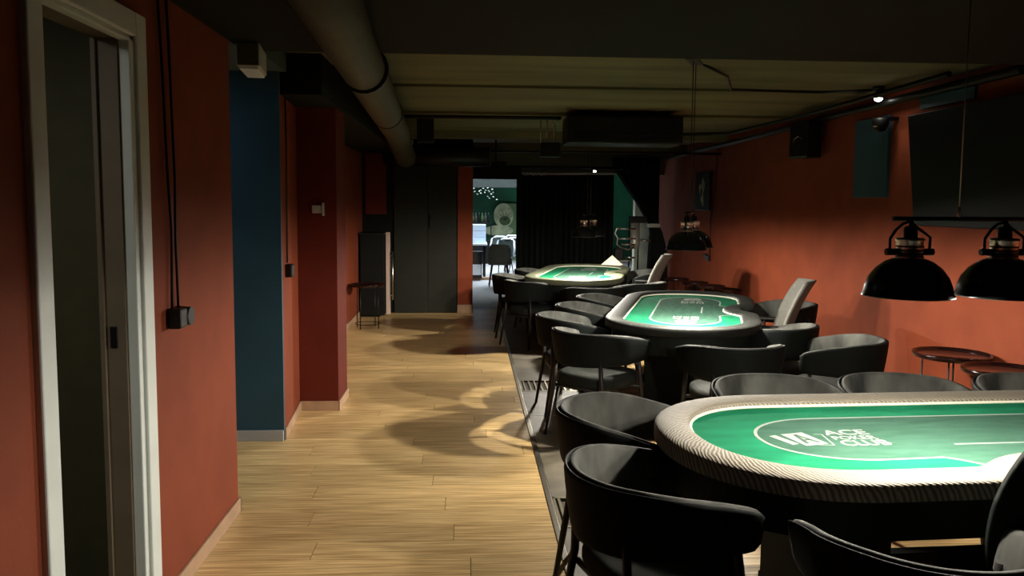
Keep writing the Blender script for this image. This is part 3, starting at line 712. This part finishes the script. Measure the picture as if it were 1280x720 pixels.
build('arm', MB().tube([(.12, .0, 1.0), (.30, .0, 1.0)], .018, 8), chrome, st)
build('hose', MB().tube([(-.24, -.05, 1.22), (-.31, -.05, 1.20), (-.34, -.05, 1.12), (-.29, -.05, 1.04), (-.30, -.05, .93), (-.24, -.05, .88), (-.1, -.05, .84), (.0, -.05, .9)], .014, 8), chrome, st)
build('drum', MB().lathe([(.001, .84), (.08, .85), (.10, .95), (.09, 1.0), (.085, 1.30), (.001, 1.30)], (.04, .12, 0), 20), mat('grey_drum', (.40, .40, .34), .4, .4), st)
build('tray', B(-.36, -.10, -.15, .1, .64, .66), steel, st, bevel=.003)
build('control_box', B(-.34, -.20, -.1, .05, .66, .86), blackm, st, bevel=.01)
build('foot', MB().tube([(-.3, -.2, .02), (.3, .2, .02)], .018, 8).tube([(-.3, .2, .02), (.3, -.2, .02)], .018, 8), blackm, st)

# ================================================================ FAR ROOM
dt = thing('dining_table', (.18, 17.6, 0), 0, 'white table in the bright room beyond the doorway', 'table', )
build('table_top', B(-.5, .22, -.5, .5, .72, .76), whitef, dt, bevel=.005)
for sx in (-.42, .16):
    for sy in (-.42, .42): build('leg', B(sx-.025, sx+.025, sy-.025, sy+.025, 0, .72), blackm, dt)
bxm = mat('pale_blue_box', (.55, .68, .85), .5)
for k in range(3):
    bx = build('storage_box', B(-.20, .20, -.2, .2, 0, .13), bxm, loc=(.17, 17.5, .76+k*.135), bevel=.006)
    tag(bx, ['pale blue box on the white table, bottom of its stack', 'pale blue box on the white table, middle of its stack', 'pale blue box on the white table, top of its stack'][k], 'box', 'pale boxes in the far room')
def shell_chair(name, seatm, edgem, loc, rz, label, group):
    t = thing(name, loc, R(rz), label, 'chair', group)
    rings = []
    for i in range(11):
        u = i/10; z = .46+.38*u; y = -.20-.07*u; hw = .22-.06*max(0, (u-.6)/.4)**2
        r_ = []
        for k in range(-6, 7): q = k/6; r_.append((q*hw, y+.10*q*q, z))
        for k in range(6, -7, -1): q = k/6; r_.append((q*hw, y+.10*q*q-.035, z))
        rings.append(r_)
    bk = build('backrest', MB().loft(rings), seatm, t)
    if edgem:
        path_ = [(-.22, -.11, .48), (-.22, -.15, .66), (-.19, -.19, .80), (-.1, -.26, .85), (.1, -.26, .85), (.19, -.19, .80), (.22, -.15, .66), (.22, -.11, .48)]
        build('backrest_rim', MB().tube(path_, .022, 8), edgem, bk)
    build('seat', B(-.22, .22, -.2, .22, .43, .475), seatm, t, bevel=.02)
    for sx in (-1, 1):
        for sy in (-1, 1): build('leg', MB().tube([(sx*.2, sy*.2, 0), (sx*.14, sy*.14, .44)], [.01, .014], 8), blackm, t)
    return t
fd = mat('dark_olive_fabric', (.05, .052, .04), .8, noise=.2)
fw_ = shell_chair('shell_chair', mat('dark_chair_back', (.03, .045, .04), .7), whitef, (.72, 18.25, 0), 178, 'white rimmed chair at the white table, left of the pair', 'white rimmed chairs in the far room')
dup(fw_, (.72, 17.2, 0), R(150), 'white rimmed chair directly behind the dark olive chair')
dup(fw_, (1.16, 17.75, 0), R(215), 'white rimmed chair beside the black curtain edge')
dup(fw_, (1.05, 18.95, 0), R(180), 'white rimmed chair farthest back under the green wall')
shell_chair('dining_chair', fd, None, (.60, 15.6, 0), 0, 'dark olive dining chair standing in the far doorway', None)
# black low counter under boxes
co = thing('low_counter', (.18, 16.9, 0), 0, 'black low counter front seen through the doorway', 'counter')
build('body', B(-.35, .10, -.15, .15, 0.05, .58), blackm, co, bevel=.005)
build('top_board', B(-.37, .12, -.17, .17, .58, .61), blackm, co)
build('pale_panel', B(-.10, .08, -.16, -.15, .12, .34), whitef, co)
# petal chandelier
chd = thing('petal_chandelier', (.55, 20.8, 1.9), 0, 'cluster of small white petals hanging before green wall', 'chandelier')
petalm = mat('white_petal', (.40, .46, .38), .5)
random.seed(3)
ptpos = [(-.42, .10), (-.40, .02), (-.30, .13), (-.28, .03), (-.24, .06), (-.33, -.05), (-.24, -.02), (-.18, .10), (-.12, .05), (-.14, .0), (-.06, .12), (-.04, .05), (-.02, .02), (.05, .08), (-.06, -.10), (-.02, -.15), (.03, -.04), (.09, -.11), (.08, .0), (.18, -.18)]
for i, (px, pz) in enumerate(ptpos):
    m_ = MB().lathe([(.001, -.014), (.019, -.007), (.026, .0), (.017, .008), (.001, .012)], (0, 0, 0), 10)
    o = build('petal', m_, petalm, chd, loc=(px, random.uniform(-.2, .2), pz)); o.rotation_euler = (random.uniform(-.5, .5), random.uniform(-.5, .5), 0)
build('ceiling_ring', MB().tube([(-.3, 0, .10), (-.3, 0, .72)], .003, 5).tube([(0, 0, .10), (0, 0, .72)], .003, 5), blackm, chd)
# mural of a pale rounded pot with leaves
mu = thing('wall_mural', (.95, 22.86, 1.15), 0, 'pale painted mural shape on the far green wall', 'mural')
mb = MB(); mb.add([(.28*math.cos(2*PI*i/28)+.04, 0, .35*math.sin(2*PI*i/28)+.13) for i in range(28)], [tuple(range(28))])
mb.add([(.42*math.cos(2*PI*i/20)-.1, -.004, .15*math.sin(2*PI*i/20)-.30) for i in range(20)], [tuple(range(20))]); build('pale_shape', mb, cream, mu)
mb = MB(); mb.add([(.16*math.cos(2*PI*i/18)+.08, -.01, .13*math.sin(2*PI*i/18)-.02) for i in range(18)], [tuple(range(18))])
for a in (-40, -15, 10, 35, 60):
    c_, s_ = math.sin(R(a)), math.cos(R(a)); mb.add([(.08-.02*s_, -.012, .02*c_), (.08+.02*s_, -.012, -.02*c_), (.08+c_*.30, -.012, s_*.30)], [(0, 1, 2)])
build('leaf_shape', mb, leafd, mu)
sh = thing('bottle_shelf', (.28, 21.6, .62), 0, 'dark shelf unit with bottles under the far green wall', 'shelf')
build('shelf_board', B(-.35, .35, -.15, .15, .45, .49), blackm, sh, bevel=.005)
build('cabinet_body', B(-.35, .35, -.15, .15, -.62, .0), blackm, sh, bevel=.005)
for sx in (-.33, .31): build('side_panel', B(sx, sx+.02, -.15, .15, 0, .45), blackm, sh)
for i in range(7):
    bo = build('bottle', MB().lathe([(.001, 0), (.035, 0), (.035, .15), (.012, .20), (.012, .26), (.001, .26)], (0, 0, 0), 12), [blackm, leafd, fd][i % 3], loc=(.02+i*.085, 21.5, 1.11))
    tag(bo, ['leftmost', 'second from the left', 'third from the left', 'middle', 'third from the right', 'second from the right', 'rightmost'][i]+' dark bottle on the far room shelf', 'bottle', 'bottles on the far room shelf')
dl = thing('ceiling_spotlight', (1.35, 21.5, 1.98), 0, 'tiny lit downlight in front of the far green wall', 'spotlight')
build('head', MB().lathe([(.001, .04), (.04, .03), (.045, 0), (.03, 0)], (0, 0, 0), 12).tube([(0, 0, .04), (0, 0, .64)], .006, 6), blackm, dl)
build('bulb', MB().lathe([(.001, -.02), (.028, -.008), (.03, 0), (.001, .005)], (0, 0, 0), 12), bulbm, dl)
